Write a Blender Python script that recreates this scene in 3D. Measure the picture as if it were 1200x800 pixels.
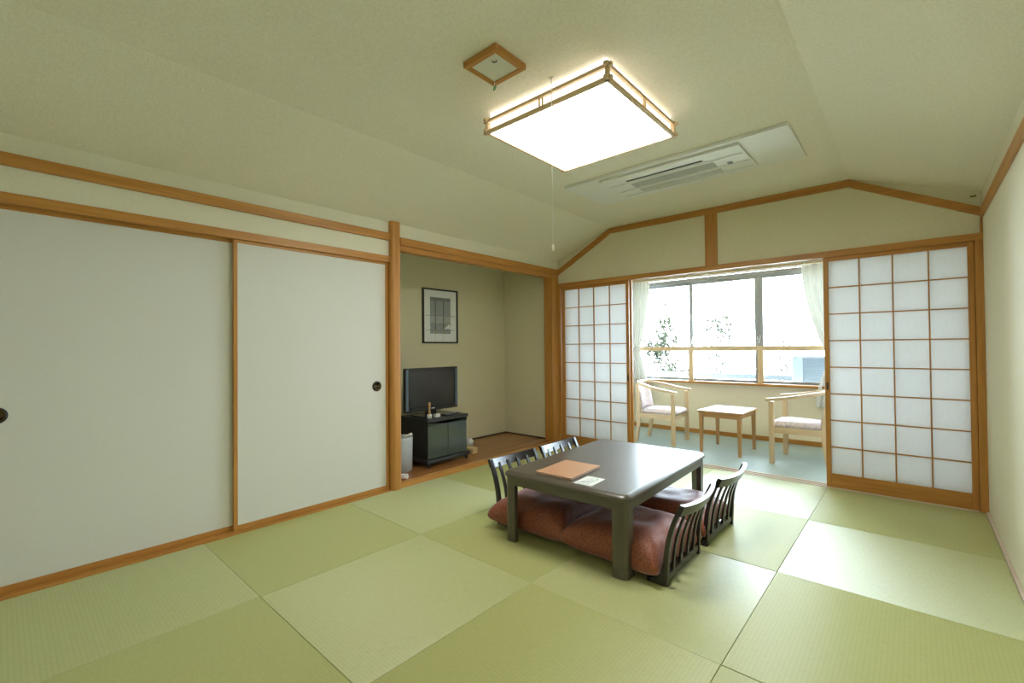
import bpy, bmesh, math, random
from mathutils import Vector, Matrix, noise

# ------------------------------------------------------------------ scene
for o in list(bpy.data.objects):
    bpy.data.objects.remove(o, do_unlink=True)
scene = bpy.context.scene
COL = scene.collection
random.seed(7)

# ------------------------------------------------------------------ camera
YAW, PITCH, ROLL = 0.7253, 0.0128, -0.0091
CAM = Vector((3.2529, -4.5325, 1.1769))
def camera_matrix():
    cy, sy = math.cos(YAW), math.sin(YAW)
    f0, r0, u0 = Vector((-sy, cy, 0)), Vector((cy, sy, 0)), Vector((0, 0, 1))
    f1 = f0*math.cos(PITCH) + u0*math.sin(PITCH)
    u1 = u0*math.cos(PITCH) - f0*math.sin(PITCH)
    r2 = r0*math.cos(ROLL) + u1*math.sin(ROLL)
    u2 = u1*math.cos(ROLL) - r0*math.sin(ROLL)
    m = Matrix((r2, u2, -f1)).transposed().to_4x4()
    m.translation = CAM
    return m
cam_data = bpy.data.cameras.new('camera')
cam = bpy.data.objects.new('camera', cam_data)
COL.objects.link(cam)
cam_data.sensor_width = 36.0
cam_data.lens = 532.2/1200*36.0
cam_data.clip_start = 0.02
cam.matrix_world = camera_matrix()
scene.camera = cam

# ------------------------------------------------------------------ sky, light, exposure
SKY = 32.0
LAMP = 15.0
world = bpy.data.worlds.new('overcast_sky')
scene.world = world
world.use_nodes = True
bg = world.node_tree.nodes['Background']
bg.inputs['Color'].default_value = (0.74, 0.885, 1.0, 1)
bg.inputs['Strength'].default_value = SKY
# sampling portal in the window opening (gives off no light of its own)
pl = bpy.data.lights.new('window_portal', 'AREA')
pl.shape = 'RECTANGLE'; pl.size = 3.4; pl.size_y = 1.4
pl.cycles.is_portal = True
po = bpy.data.objects.new('window_portal', pl)
po.location = (1.8, 1.90, 1.40); po.rotation_euler = (math.radians(-90), 0, 0)
COL.objects.link(po)
vs = scene.view_settings
vs.view_transform = 'Standard'; vs.look = 'None'
vs.exposure = 0.27; vs.gamma = 1.0; vs.use_curve_mapping = False

# ------------------------------------------------------------------ materials
def new_mat(name):
    m = bpy.data.materials.new(name); m.use_nodes = True
    return m, m.node_tree.nodes, m.node_tree.links, m.node_tree.nodes['Principled BSDF']
def coords(n, l, scale=(1, 1, 1)):
    tc = n.new('ShaderNodeTexCoord'); mp = n.new('ShaderNodeMapping')
    mp.inputs['Scale'].default_value = scale
    l.new(tc.outputs['Object'], mp.inputs['Vector'])
    return mp.outputs['Vector']
def ramp(n, stops):
    r = n.new('ShaderNodeValToRGB')
    e = r.color_ramp.elements
    while len(e) < len(stops): e.new(0.5)
    for i, (p, c) in enumerate(stops):
        e[i].position = p; e[i].color = (*c, 1)
    return r
def plain(name, col, rough=0.5, metal=0.0, spec=0.5, var=0.06, scale=30, bump=0.0):
    m, n, l, b = new_mat(name)
    t = n.new('ShaderNodeTexNoise'); t.inputs['Scale'].default_value = scale
    t.inputs['Detail'].default_value = 4
    l.new(coords(n, l), t.inputs['Vector'])
    r = ramp(n, [(0.3, tuple(c*(1-var) for c in col)), (0.7, tuple(min(1, c*(1+var)) for c in col))])
    l.new(t.outputs['Fac'], r.inputs['Fac']); l.new(r.outputs['Color'], b.inputs['Base Color'])
    b.inputs['Roughness'].default_value = rough; b.inputs['Metallic'].default_value = metal
    b.inputs['Specular IOR Level'].default_value = spec
    if bump:
        bp = n.new('ShaderNodeBump'); bp.inputs['Strength'].default_value = bump
        bp.inputs['Distance'].default_value = 0.003
        l.new(t.outputs['Fac'], bp.inputs['Height']); l.new(bp.outputs['Normal'], b.inputs['Normal'])
    return m
def wood(name, axis, dark, light, rough=0.4, fine=1.0, spec=0.45):
    m, n, l, b = new_mat(name)
    s = [38*fine]*3; s['xyz'.index(axis)] = 1.6*fine
    v = coords(n, l, tuple(s))
    t = n.new('ShaderNodeTexNoise'); t.inputs['Scale'].default_value = 1.0
    t.inputs['Detail'].default_value = 6; t.inputs['Roughness'].default_value = 0.6
    t.inputs['Distortion'].default_value = 0.6
    l.new(v, t.inputs['Vector'])
    r = ramp(n, [(0.28, dark), (0.52, tuple((a+c)/2 for a, c in zip(dark, light))), (0.72, light)])
    l.new(t.outputs['Fac'], r.inputs['Fac']); l.new(r.outputs['Color'], b.inputs['Base Color'])
    b.inputs['Roughness'].default_value = rough
    b.inputs['Specular IOR Level'].default_value = spec
    bp = n.new('ShaderNodeBump'); bp.inputs['Strength'].default_value = 0.12
    bp.inputs['Distance'].default_value = 0.002
    l.new(t.outputs['Fac'], bp.inputs['Height']); l.new(bp.outputs['Normal'], b.inputs['Normal'])
    return m
def stucco(name, col, speck=0.08, scale=220, bump=0.35):
    m, n, l, b = new_mat(name)
    v = coords(n, l)
    t = n.new('ShaderNodeTexNoise'); t.inputs['Scale'].default_value = scale; t.inputs['Detail'].default_value = 3
    t2 = n.new('ShaderNodeTexNoise'); t2.inputs['Scale'].default_value = 1.1; t2.inputs['Detail'].default_value = 3
    l.new(v, t.inputs['Vector']); l.new(v, t2.inputs['Vector'])
    r = ramp(n, [(0.3, tuple(c*(1-speck) for c in col)), (0.7, tuple(min(1, c*(1+speck)) for c in col))])
    l.new(t.outputs['Fac'], r.inputs['Fac'])
    mx = n.new('ShaderNodeMix'); mx.data_type = 'RGBA'; mx.blend_type = 'MULTIPLY'
    r2 = ramp(n, [(0.3, (0.96, 0.96, 0.955)), (0.7, (1, 1, 1))])
    l.new(t2.outputs['Fac'], r2.inputs['Fac'])
    mx.inputs[0].default_value = 1.0
    l.new(r.outputs['Color'], mx.inputs[6]); l.new(r2.outputs['Color'], mx.inputs[7])
    l.new(mx.outputs[2], b.inputs['Base Color'])
    b.inputs['Roughness'].default_value = 0.75; b.inputs['Specular IOR Level'].default_value = 0.25
    bp = n.new('ShaderNodeBump'); bp.inputs['Strength'].default_value = bump
    bp.inputs['Distance'].default_value = 0.002
    l.new(t.outputs['Fac'], bp.inputs['Height']); l.new(bp.outputs['Normal'], b.inputs['Normal'])
    return m
def tatami(name, along_x, col):
    """woven rush; ribs run along X or Y; the rush reflects unequally in the two directions"""
    m, n, l, b = new_mat(name)
    v = coords(n, l)
    w = n.new('ShaderNodeTexWave'); w.wave_type = 'BANDS'; w.bands_direction = 'Y' if along_x else 'X'
    w.inputs['Scale'].default_value = 20; w.inputs['Distortion'].default_value = 0.15
    l.new(v, w.inputs['Vector'])
    t = n.new('ShaderNodeTexNoise'); t.inputs['Scale'].default_value = 1.0; t.inputs['Detail'].default_value = 5
    l.new(coords(n, l, (25, 160, 1) if not along_x else (160, 25, 1)), t.inputs['Vector'])
    r = ramp(n, [(0.25, tuple(c*0.92 for c in col)), (0.75, tuple(c*1.06 for c in col))])
    l.new(t.outputs['Fac'], r.inputs['Fac'])
    mx = n.new('ShaderNodeMix'); mx.data_type = 'RGBA'; mx.blend_type = 'MULTIPLY'; mx.inputs[0].default_value = 1
    r2 = ramp(n, [(0.0, (0.94, 0.945, 0.93)), (0.5, (1, 1, 1))])  # rib grooves darkened: their shade multiplied into the colour
    l.new(w.outputs['Fac'], r2.inputs['Fac'])
    l.new(r.outputs['Color'], mx.inputs[6]); l.new(r2.outputs['Color'], mx.inputs[7])
    l.new(mx.outputs[2], b.inputs['Base Color'])
    b.inputs['Roughness'].default_value = 0.51
    b.inputs['Specular IOR Level'].default_value = 1.0
    b.inputs['Anisotropic'].default_value = 0.82
    c = n.new('ShaderNodeCombineXYZ')
    c.inputs[0].default_value = 1.0 if along_x else 0.0
    c.inputs[1].default_value = 0.0 if along_x else 1.0
    l.new(c.outputs[0], b.inputs['Tangent'])
    bp = n.new('ShaderNodeBump'); bp.inputs['Strength'].default_value = 0.12; bp.inputs['Distance'].default_value = 0.0010
    l.new(w.outputs['Fac'], bp.inputs['Height']); l.new(bp.outputs['Normal'], b.inputs['Normal'])
    return m
def paper(name, col, trans):
    m, n, l, b = new_mat(name)
    t = n.new('ShaderNodeTexNoise'); t.inputs['Scale'].default_value = 60; t.inputs['Detail'].default_value = 5
    l.new(coords(n, l, (1, 1, 0.3)), t.inputs['Vector'])
    r = ramp(n, [(0.3, tuple(c*0.97 for c in col)), (0.7, col)])
    l.new(t.outputs['Fac'], r.inputs['Fac'])
    d = n.new('ShaderNodeBsdfDiffuse'); tr = n.new('ShaderNodeBsdfTranslucent'); mix = n.new('ShaderNodeMixShader')
    l.new(r.outputs['Color'], d.inputs['Color']); l.new(r.outputs['Color'], tr.inputs['Color'])
    mix.inputs[0].default_value = trans
    l.new(d.outputs[0], mix.inputs[1]); l.new(tr.outputs[0], mix.inputs[2])
    l.new(mix.outputs[0], n['Material Output'].inputs['Surface'])
    n.remove(b)
    return m
def clear_glass(name):
    m, n, l, b = new_mat(name)
    g = n.new('ShaderNodeBsdfGlossy'); g.inputs['Roughness'].default_value = 0.02
    t = n.new('ShaderNodeBsdfTransparent'); t.inputs['Color'].default_value = (0.95, 0.97, 0.97, 1)
    fr = n.new('ShaderNodeFresnel'); fr.inputs['IOR'].default_value = 1.45
    mix = n.new('ShaderNodeMixShader')
    l.new(fr.outputs[0], mix.inputs[0]); l.new(t.outputs[0], mix.inputs[1]); l.new(g.outputs[0], mix.inputs[2])
    l.new(mix.outputs[0], n['Material Output'].inputs['Surface']); n.remove(b)
    return m
def emitter(name, col, strength):
    m, n, l, b = new_mat(name)
    b.inputs['Base Color'].default_value = (0.9, 0.9, 0.9, 1)
    b.inputs['Emission Color'].default_value = (*col, 1)
    b.inputs['Emission Strength'].default_value = strength
    return m

WD, WL = (0.39, 0.160, 0.030), (0.59, 0.285, 0.068)
M = {}
for a in 'xyz':
    M['wood_'+a] = wood('hinoki_'+a, a, WD, WL)
    M['pale_'+a] = wood('beech_'+a, a, (0.62, 0.44, 0.24), (0.76, 0.58, 0.36), 0.4, 1.4)
    M['oak_'+a] = wood('oak_'+a, a, (0.46, 0.24, 0.085), (0.60, 0.35, 0.15), 0.38, 1.4)
    M['dark_'+a] = wood('black_lacquer_'+a, a, (0.012, 0.009, 0.009), (0.03, 0.022, 0.02), 0.28, 1.0, 0.6)
    M['table_'+a] = wood('grey_brown_'+a, a, (0.070, 0.056, 0.040), (0.100, 0.081, 0.058), 0.32, 2.0, 0.85)
M['sill'] = wood('sill_pale', 'x', (0.66, 0.54, 0.44), (0.78, 0.67, 0.57), 0.45)
M['slat'] = wood('slat_pale', 'x', (0.66, 0.56, 0.36), (0.78, 0.69, 0.48), 0.5)
M['alcove_floor'] = wood('alcove_board', 'y', (0.26, 0.10, 0.028), (0.44, 0.20, 0.065), 0.22, 0.45, 0.6)
M['wall'] = stucco('plaster_cream', (0.74, 0.69, 0.49))
M['wall_light'] = stucco('wallpaper_cream', (0.79, 0.755, 0.60), 0.04, 160)
M['ceiling'] = stucco('ceiling_paper', (0.83, 0.79, 0.65), 0.06, 110, 0.55)
M['veranda_wall'] = stucco('veranda_plaster', (0.88, 0.80, 0.62), 0.05, 160)
M['fusuma'] = stucco('fusuma_paper', (0.71, 0.70, 0.635), 0.012, 70, 0.04)
M['shoji'] = paper('shoji_paper', (0.94, 0.945, 0.95), 0.62)
M['curtain'] = paper('sheer_curtain', (0.84, 0.83, 0.79), 0.045)
M['tatami_a'] = tatami('tatami_ribs_x', True, (0.53, 0.55, 0.265))  # paler base: part of this rib direction's sheen put into the colour
M['tatami_b'] = tatami('tatami_ribs_y', False, (0.475, 0.490, 0.195))  # darker base: the duller look of this rib direction put into the colour
M['underfloor'] = plain('underfloor', (0.30, 0.30, 0.13), 0.9)
M['carpet'] = plain('veranda_carpet', (0.49, 0.62, 0.645), 0.5, 0, 0.6, 0.12, 300, 0.5)
M['alu'] = plain('grey_aluminium', (0.33, 0.34, 0.36), 0.4, 0.6)
M['alu_light'] = plain('pale_aluminium', (0.60, 0.62, 0.64), 0.4, 0.4)
M['glass'] = clear_glass('window_glass')
M['lamp'] = emitter('lamp_acrylic', (1.0, 0.985, 0.94), LAMP)
M['lamp_side'] = emitter('lamp_acrylic_side', (1.0, 0.985, 0.94), LAMP*0.10)
M['lampwood'] = wood('lamp_wood', 'x', (0.66, 0.47, 0.27), (0.78, 0.58, 0.36), 0.45, 1.5)
M['white_plastic'] = plain('white_plastic', (0.78, 0.78, 0.72), 0.4, 0, 0.5, 0.02)
M['grille'] = plain('grey_grille', (0.52, 0.52, 0.47), 0.5, 0, 0.4, 0.03)
M['slot'] = plain('dark_slot', (0.03, 0.03, 0.03), 0.6)
M['frosted'] = plain('frosted_panel', (0.72, 0.71, 0.60), 0.35, 0, 0.5, 0.03)
M['string'] = plain('cord_cream', (0.92, 0.91, 0.85), 0.6)
M['green'] = plain('green_tag', (0.02, 0.30, 0.10), 0.4)
M['olive'] = plain('olive_plate', (0.20, 0.19, 0.03), 0.5)
M['black'] = plain('gloss_black', (0.012, 0.012, 0.014), 0.18)
M['matt_black'] = plain('matt_black', (0.018, 0.018, 0.020), 0.55)
M['screen'] = plain('tv_screen', (0.016, 0.016, 0.018), 0.16, 0, 0.6, 0.02)
M['tv_side'] = plain('tv_speaker_reflection', (0.085, 0.12, 0.18), 0.25)  # blue reflection on the speaker strips put into their base colour
M['cab_glass'] = plain('smoked_glass', (0.035, 0.050, 0.050), 0.06, 0, 0.9, 0.02)
M['bin'] = plain('bin_grey', (0.52, 0.55, 0.58), 0.45, 0, 0.5, 0.02)
M['white_bag'] = plain('white_polythene', (0.82, 0.82, 0.82), 0.4)
M['box_tan'] = plain('box_tan', (0.72, 0.53, 0.27), 0.6)
M['mat_board'] = plain('mat_board', (0.84, 0.86, 0.84), 0.3, 0, 0.5, 0.02)
M['print_top'] = plain('print_slate', (0.20, 0.22, 0.22), 0.4)
M['print_sky'] = plain('print_sky', (0.31, 0.34, 0.35), 0.4)
M['print_pale'] = plain('print_pale', (0.42, 0.44, 0.43), 0.4, 0, 0.5, 0.12, 40)
M['print_hill'] = plain('print_hill', (0.30, 0.33, 0.33), 0.4, 0, 0.5, 0.25, 30)
M['print_line'] = plain('print_line', (0.10, 0.11, 0.11), 0.4)
M['print_ochre'] = plain('print_ochre', (0.36, 0.30, 0.12), 0.4)
M['menu'] = plain('menu_tan', (0.47, 0.25, 0.135), 0.38, 0, 0.5, 0.06, 60)
M['paper_white'] = plain('paper_white', (0.70, 0.72, 0.68), 0.5, 0, 0.4, 0.03)
M['ink'] = plain('ink_green_grey', (0.30, 0.36, 0.34), 0.5)
M['marble'] = plain('pale_marble', (0.72, 0.70, 0.70), 0.3, 0, 0.5, 0.16, 14)
M['floral'] = plain('pink_floral', (0.78, 0.67, 0.69), 0.75, 0, 0.2, 0.22, 45)
M['unit'] = plain('unit_white', (0.085, 0.105, 0.13), 0.5, 0, 0.4, 0.02)
M['unit_side'] = plain('unit_white_side', (0.125, 0.14, 0.155), 0.5, 0, 0.4, 0.02)
M['rail_metal'] = plain('rail_metal', (0.05, 0.06, 0.072), 0.45, 0.2)
M['concrete'] = plain('concrete', (0.42, 0.42, 0.40), 0.9, 0, 0.2, 0.1, 8)
M['ground'] = plain('pale_ground', (0.45, 0.46, 0.40), 0.95, 0, 0.1, 0.15, 0.5)
M['leaf'] = plain('leaf_green', (0.022, 0.024, 0.016), 0.9, 0, 0.0, 0.4, 3)
M['bark'] = plain('bark_grey', (0.05, 0.045, 0.04), 0.9, 0, 0.2, 0.3, 20)
# cushion cloth: rust with a fine dark fleck
def cushion_mat():
    m, n, l, b = new_mat('rust_brocade')
    v = coords(n, l)
    vo = n.new('ShaderNodeTexVoronoi'); vo.inputs['Scale'].default_value = 95
    l.new(v, vo.inputs['Vector'])
    r = ramp(n, [(0.15, (0.11, 0.026, 0.018)), (0.50, (0.30, 0.085, 0.042))])
    l.new(vo.outputs['Distance'], r.inputs['Fac']); l.new(r.outputs['Color'], b.inputs['Base Color'])
    b.inputs['Roughness'].default_value = 0.55; b.inputs['Specular IOR Level'].default_value = 0.45
    b.inputs['Sheen Weight'].default_value = 0.6; b.inputs['Sheen Roughness'].default_value = 0.4
    b.inputs['Sheen Tint'].default_value = (0.8, 0.75, 0.9, 1)
    bp = n.new('ShaderNodeBump'); bp.inputs['Strength'].default_value = 0.2; bp.inputs['Distance'].default_value = 0.001
    l.new(vo.outputs['Distance'], bp.inputs['Height']); l.new(bp.outputs['Normal'], b.inputs['Normal'])
    return m
M['rust'] = cushion_mat()

# ------------------------------------------------------------------ geometry helpers
def link(name, me, mat, parent=None, smooth=False):
    o = bpy.data.objects.new(name, me)
    COL.objects.link(o)
    if mat and not me.materials:
        me.materials.append(M[mat])
    if smooth:
        for p in me.polygons: p.use_smooth = True
    if parent: o.parent = parent
    return o
def add_box(bm, x0, x1, y0, y1, z0, z1, bev=0.0, seg=1):
    t = bmesh.new()
    bmesh.ops.create_cube(t, size=1.0)
    for v in t.verts:
        v.co = Vector((x0+(v.co.x+.5)*(x1-x0), y0+(v.co.y+.5)*(y1-y0), z0+(v.co.z+.5)*(z1-z0)))
    if bev:
        bmesh.ops.bevel(t, geom=t.edges[:], offset=bev, segments=seg, profile=0.5, affect='EDGES')
    me = bpy.data.meshes.new('t'); t.to_mesh(me); t.free()
    bm.from_mesh(me); bpy.data.meshes.remove(me)
def mesh_of(bm, name='mesh'):
    bmesh.ops.recalc_face_normals(bm, faces=bm.faces[:])
    me = bpy.data.meshes.new(name); bm.to_mesh(me); bm.free()
    return me
def box(name, b, mat, parent=None, bev=0.002, seg=1):
    bm = bmesh.new(); add_box(bm, *b, bev=bev, seg=seg)
    return link(name, mesh_of(bm, name), mat, parent)
def boxes(name, bl, mat, parent=None, bev=0.0):
    bm = bmesh.new()
    for b in bl: add_box(bm, *b, bev=bev)
    return link(name, mesh_of(bm, name), mat, parent)
def prism(name, pts, axis, a, b, mat, parent=None, bev=0.0, seg=2):
    """extrude a 2-D outline along an axis. axis x: pts=(y,z); y: (x,z); z: (x,y)"""
    bm = bmesh.new(); add_prism(bm, pts, axis, a, b, bev, seg)
    return link(name, mesh_of(bm, name), mat, parent)
def add_prism(bm, pts, axis, a, b, bev=0.0, seg=2):
    t = bmesh.new()
    def P(p, w):
        if axis == 'x': return (w, p[0], p[1])
        if axis == 'y': return (p[0], w, p[1])
        return (p[0], p[1], w)
    lo = [t.verts.new(P(p, a)) for p in pts]; hi = [t.verts.new(P(p, b)) for p in pts]
    t.faces.new(lo); t.faces.new(hi[::-1])
    n = len(pts)
    for i in range(n): t.faces.new((lo[i], lo[(i+1) % n], hi[(i+1) % n], hi[i]))
    bmesh.ops.recalc_face_normals(t, faces=t.faces[:])
    if bev:
        ed = [e for e in t.edges if len(e.link_faces) == 2 and any(len(f.verts) == n and n > 4 or f in () for f in e.link_faces)] or t.edges[:]
        bmesh.ops.bevel(t, geom=ed, offset=bev, segments=seg, profile=0.5, affect='EDGES')
    me = bpy.data.meshes.new('t'); t.to_mesh(me); t.free()
    bm.from_mesh(me); bpy.data.meshes.remove(me)
def add_tube(bm, path, r, seg=8, caps=True, taper=None):
    path = [Vector(p) for p in path]; rings = []
    up = Vector((0, 0, 1))
    for i, p in enumerate(path):
        d = (path[min(i+1, len(path)-1)] - path[max(i-1, 0)]).normalized()
        s = d.cross(up)
        if s.length < 1e-3: s = d.cross(Vector((1, 0, 0)))
        s.normalize(); q = s.cross(d)
        rr = r if taper is None else r*taper[i]
        rings.append([bm.verts.new(p + (s*math.cos(2*math.pi*k/seg) + q*math.sin(2*math.pi*k/seg))*rr) for k in range(seg)])
    for a, b in zip(rings, rings[1:]):
        for k in range(seg): bm.faces.new((a[k], a[(k+1) % seg], b[(k+1) % seg], b[k]))
    if caps: bm.faces.new(rings[0][::-1]); bm.faces.new(rings[-1])
def tube(name, path, r, mat, parent=None, seg=8, taper=None):
    bm = bmesh.new(); add_tube(bm, path, r, seg, True, taper)
    return link(name, mesh_of(bm, name), mat, parent, True)
def add_strip(bm, path, w, h, side=None):
    """rectangular section swept along a path; w across (horizontal), h vertical"""
    path = [Vector(p) for p in path]; rings = []
    for i, p in enumerate(path):
        d = (path[min(i+1, len(path)-1)] - path[max(i-1, 0)]).normalized()
        s = side.copy() if side else d.cross(Vector((0, 0, 1))).normalized()
        q = s.cross(d).normalized()
        rings.append([bm.verts.new(p + s*a*w/2 + q*b*h/2) for a, b in ((-1, -1), (1, -1), (1, 1), (-1, 1))])
    for a, b in zip(rings, rings[1:]):
        for k in range(4): bm.faces.new((a[k], a[(k+1) % 4], b[(k+1) % 4], b[k]))
    bm.faces.new(rings[0][::-1]); bm.faces.new(rings[-1])
def strip(name, path, w, h, mat, parent=None, side=None, bev=0.0):
    bm = bmesh.new(); add_strip(bm, path, w, h, side)
    if bev:
        bmesh.ops.recalc_face_normals(bm, faces=bm.faces[:])
        ed = [e for e in bm.edges if e.calc_face_angle(0) > 0.9]
        bmesh.ops.bevel(bm, geom=ed, offset=bev, segments=2, profile=0.5, affect='EDGES')
    return link(name, mesh_of(bm, name), mat, parent)
def lathe(name, prof, mat, parent=None, seg=20, loc=(0, 0, 0), axis='z', sx=1, sy=1):
    bm = bmesh.new(); rings = []
    for r_, z in prof:
        rings.append([bm.verts.new((sx*r_*math.cos(2*math.pi*k/seg), sy*r_*math.sin(2*math.pi*k/seg), z)) for k in range(seg)])
    for a, b in zip(rings, rings[1:]):
        for k in range(seg): bm.faces.new((a[k], a[(k+1) % seg], b[(k+1) % seg], b[k]))
    bm.faces.new(rings[0][::-1]); bm.faces.new(rings[-1])
    if axis == 'x': bmesh.ops.transform(bm, matrix=Matrix.Rotation(math.pi/2, 4, 'Y'), verts=bm.verts)
    bmesh.ops.translate(bm, vec=Vector(loc), verts=bm.verts)
    return link(name, mesh_of(bm, name), mat, parent, True)
def spline(pts, n=8):
    pts = [Vector(p) for p in pts]; out = []
    for i in range(len(pts)-1):
        p0, p1, p2, p3 = pts[max(i-1, 0)], pts[i], pts[i+1], pts[min(i+2, len(pts)-1)]
        for k in range(n):
            t = k/n
            out.append(0.5*((2*p1) + (p2-p0)*t + (2*p0-5*p1+4*p2-p3)*t*t + (3*p1-p0-3*p2+p3)*t**3))
    out.append(pts[-1]); return out
def tag(o, label, cat, group=None, kind=None):
    o['label'] = label; o['category'] = cat
    if group: o['group'] = group
    if kind: o['kind'] = kind
    return o
def struct(o, label, cat): return tag(o, label, cat, kind='structure')
def thing(name, label, cat, loc=(0, 0, 0), rz=0.0, group=None, kind=None):
    o = bpy.data.objects.new(name, None); COL.objects.link(o)
    o.empty_display_size = 0.1
    o.location = loc; o.rotation_euler = (0, 0, rz)
    return tag(o, label, cat, group, kind)
def copy_tree(root, loc=None, rz=None, label=None):
    r = root.copy(); COL.objects.link(r)
    if loc is not None: r.location = loc
    if rz is not None: r.rotation_euler = (0, 0, rz)
    if label: r['label'] = label
    for ch in list(root.children):
        c = ch.copy(); COL.objects.link(c); c.parent = r
        for g in list(ch.children):
            d = g.copy(); COL.objects.link(d); d.parent = c
    return r

# ================================================================== STRUCTURE
Y_REAR = -5.56
XL, XR = -0.015, 3.620          # plaster faces of the left and right walls
ZC = 2.505                      # flat part of the ceiling
# ---- floor with tatami
fl = struct(box('floor', (-0.02, 3.66, Y_REAR-0.02, -0.001, -0.10, -0.046), 'underfloor', bev=0), 'green tatami floor of square borderless mats laid chequerwise', 'floor')
xs = [0.0, 0.9, 1.8, 2.7, 3.604]
ys = [0.0, -0.9202, -1.8498, -2.7634, -3.7041, -4.630, Y_REAR]
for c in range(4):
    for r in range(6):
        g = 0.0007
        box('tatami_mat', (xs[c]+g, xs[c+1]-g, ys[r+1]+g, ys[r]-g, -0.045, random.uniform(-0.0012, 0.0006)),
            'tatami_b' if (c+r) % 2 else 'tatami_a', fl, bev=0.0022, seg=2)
# ---- ceiling (two sloping sides, flat middle)
cl = [(-0.10, 2.200), (0.72, ZC), (2.88, ZC), (3.72, 2.200), (3.72, 2.66), (-0.10, 2.66)]
struct(prism('ceiling', cl, 'y', Y_REAR-0.05, 0.10, 'ceiling'), 'cream papered ceiling with sloping sides and flat middle', 'ceiling')
# ---- left wall
struct(boxes('wall_left', [(-0.10, XL, -4.70, -2.33, 1.945, 2.24), (-0.10, XL, -2.33, 0.0, 2.06, 2.24),
                           (-0.10, XL, Y_REAR, -4.70, 0.0, 2.24)], 'wall_light'), 'cream wall strip above the sliding paper doors', 'wall')
struct(boxes('wall_leak_block', [(-0.24, -0.20, -4.72, -2.34, 0.0, 2.24), (-0.20, -0.10, -4.74, -4.70, 0, 2.24)], 'wall_light'), 'unseen wall added behind the sliding doors to block stray light', 'wall')  # unseen backing added to stop sky light leaking past the doors
struct(box('trim_1', (-0.03, 0.006, Y_REAR, -2.385, 2.074, 2.136), 'wood_y'), 'long wooden picture rail above the sliding doors', 'trim')
lin = struct(boxes('trim_2', [(-0.024, 0.0, -4.66, -2.385, 1.892, 1.944), (-0.10, -0.024, -4.66, -2.385, 1.915, 1.944), (-0.052, -0.046, -4.66, -2.385, 1.880, 1.915)], 'wood_y'), 'grooved wooden lintel over the sliding paper doors', 'trim')
struct(boxes('trim_3', [(-0.10, -0.002, -4.66, -2.385, -0.05, 0.012)], 'wood_y'), 'wooden floor sill under the sliding paper doors', 'trim')
# post between doors and alcove (rounded front), reaching the ceiling
def round_post(name, x0, x1, y0, y1, z0, z1, r, mat):
    pts = [(x0, y0)]
    for k in range(7):
        a = -math.pi/2 + math.pi/2*k/6
        pts.append((x1-r+r*math.cos(a), y0+r+r*math.sin(a)))
    for k in range(7):
        a = math.pi/2*k/6
        pts.append((x1-r+r*math.cos(a), y1-r+r*math.sin(a)))
    pts.append((x0, y1))
    return prism(name, pts, 'z', z0, z1, mat)
struct(round_post('trim_4', -0.10, 0.022, -2.385, -2.285, 0.0, 2.238, 0.03, 'wood_z'), 'rounded wooden post between the paper doors and the alcove', 'post')
struct(boxes('trim_5', [(-0.10, 0.008, -2.285, 0.0, 2.052, 2.118), (-0.08, -0.006, -2.285, -0.13, 2.006, 2.052)], 'wood_y', bev=0.002), 'stepped wooden beam across the top of the alcove', 'beam')
struct(box('trim_6', (-0.12, 0.0, -0.135, 0.0, 0.0, 2.052), 'wood_z'), 'wooden corner post between the alcove and the paper screens', 'post')
struct(round_post('trim_7', -0.10, 0.022, -4.76, -4.66, 0.0, 2.238, 0.03, 'wood_z'), 'rounded wooden post at the far end of the paper doors', 'post')
# ---- alcove
AF = 0.045
struct(boxes('wall_alcove', [(-0.90, -0.85, -2.40, 0.0, 0, 2.35), (-0.85, -0.10, -2.40, -2.335, 0, 2.35), (-0.85, -0.105, -0.055, 0.0, 0, 2.35)], 'wall'), 'olive cream plaster walls inside the alcove', 'wall')
struct(box('ceiling_alcove', (-0.85, -0.10, -2.335, -0.055, 2.30, 2.35), 'wall', bev=0), 'plain ceiling inside the alcove', 'ceiling')
struct(box('floor_alcove', (-0.85, -0.045, -2.335, -0.055, -0.02, AF), 'alcove_floor'), 'glossy brown board floor of the alcove', 'floor')
struct(box('trim_8', (-0.045, -0.001, -2.285, -0.135, -0.05, AF), 'wood_y', bev=0.004), 'light wooden edge of the alcove floor', 'trim')
struct(boxes('baseboard_alcove', [(-0.85, -0.842, -2.335, -0.055, AF, AF+0.014), (-0.842, -0.12, -0.063, -0.055, AF, AF+0.014)], 'dark_y'), 'thin dark strip along the foot of the alcove walls', 'baseboard')
# ---- right wall
struct(box('wall_right', (XR, 3.72, Y_REAR, 0.10, -0.10, 2.235), 'wall_light', bev=0), 'plain pale cream side wall beside the paper screens', 'wall')
struct(box('baseboard_right', (3.605, XR, Y_REAR, -0.0045, -0.0455, 0.010), 'sill'), 'thin pinkish wooden strip along the foot of the side wall', 'baseboard')
struct(box('trim_9', (3.606, XR, Y_REAR, -0.001, 2.045, 2.118), 'wood_y'), 'wooden picture rail along the plain side wall', 'trim')
# ---- rear wall, behind the camera
struct(box('wall_rear', (-0.10, 3.72, Y_REAR-0.06, Y_REAR, -0.10, 2.6), 'wall_light', bev=0), 'plain cream wall at the entrance end of the room', 'wall')
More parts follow.
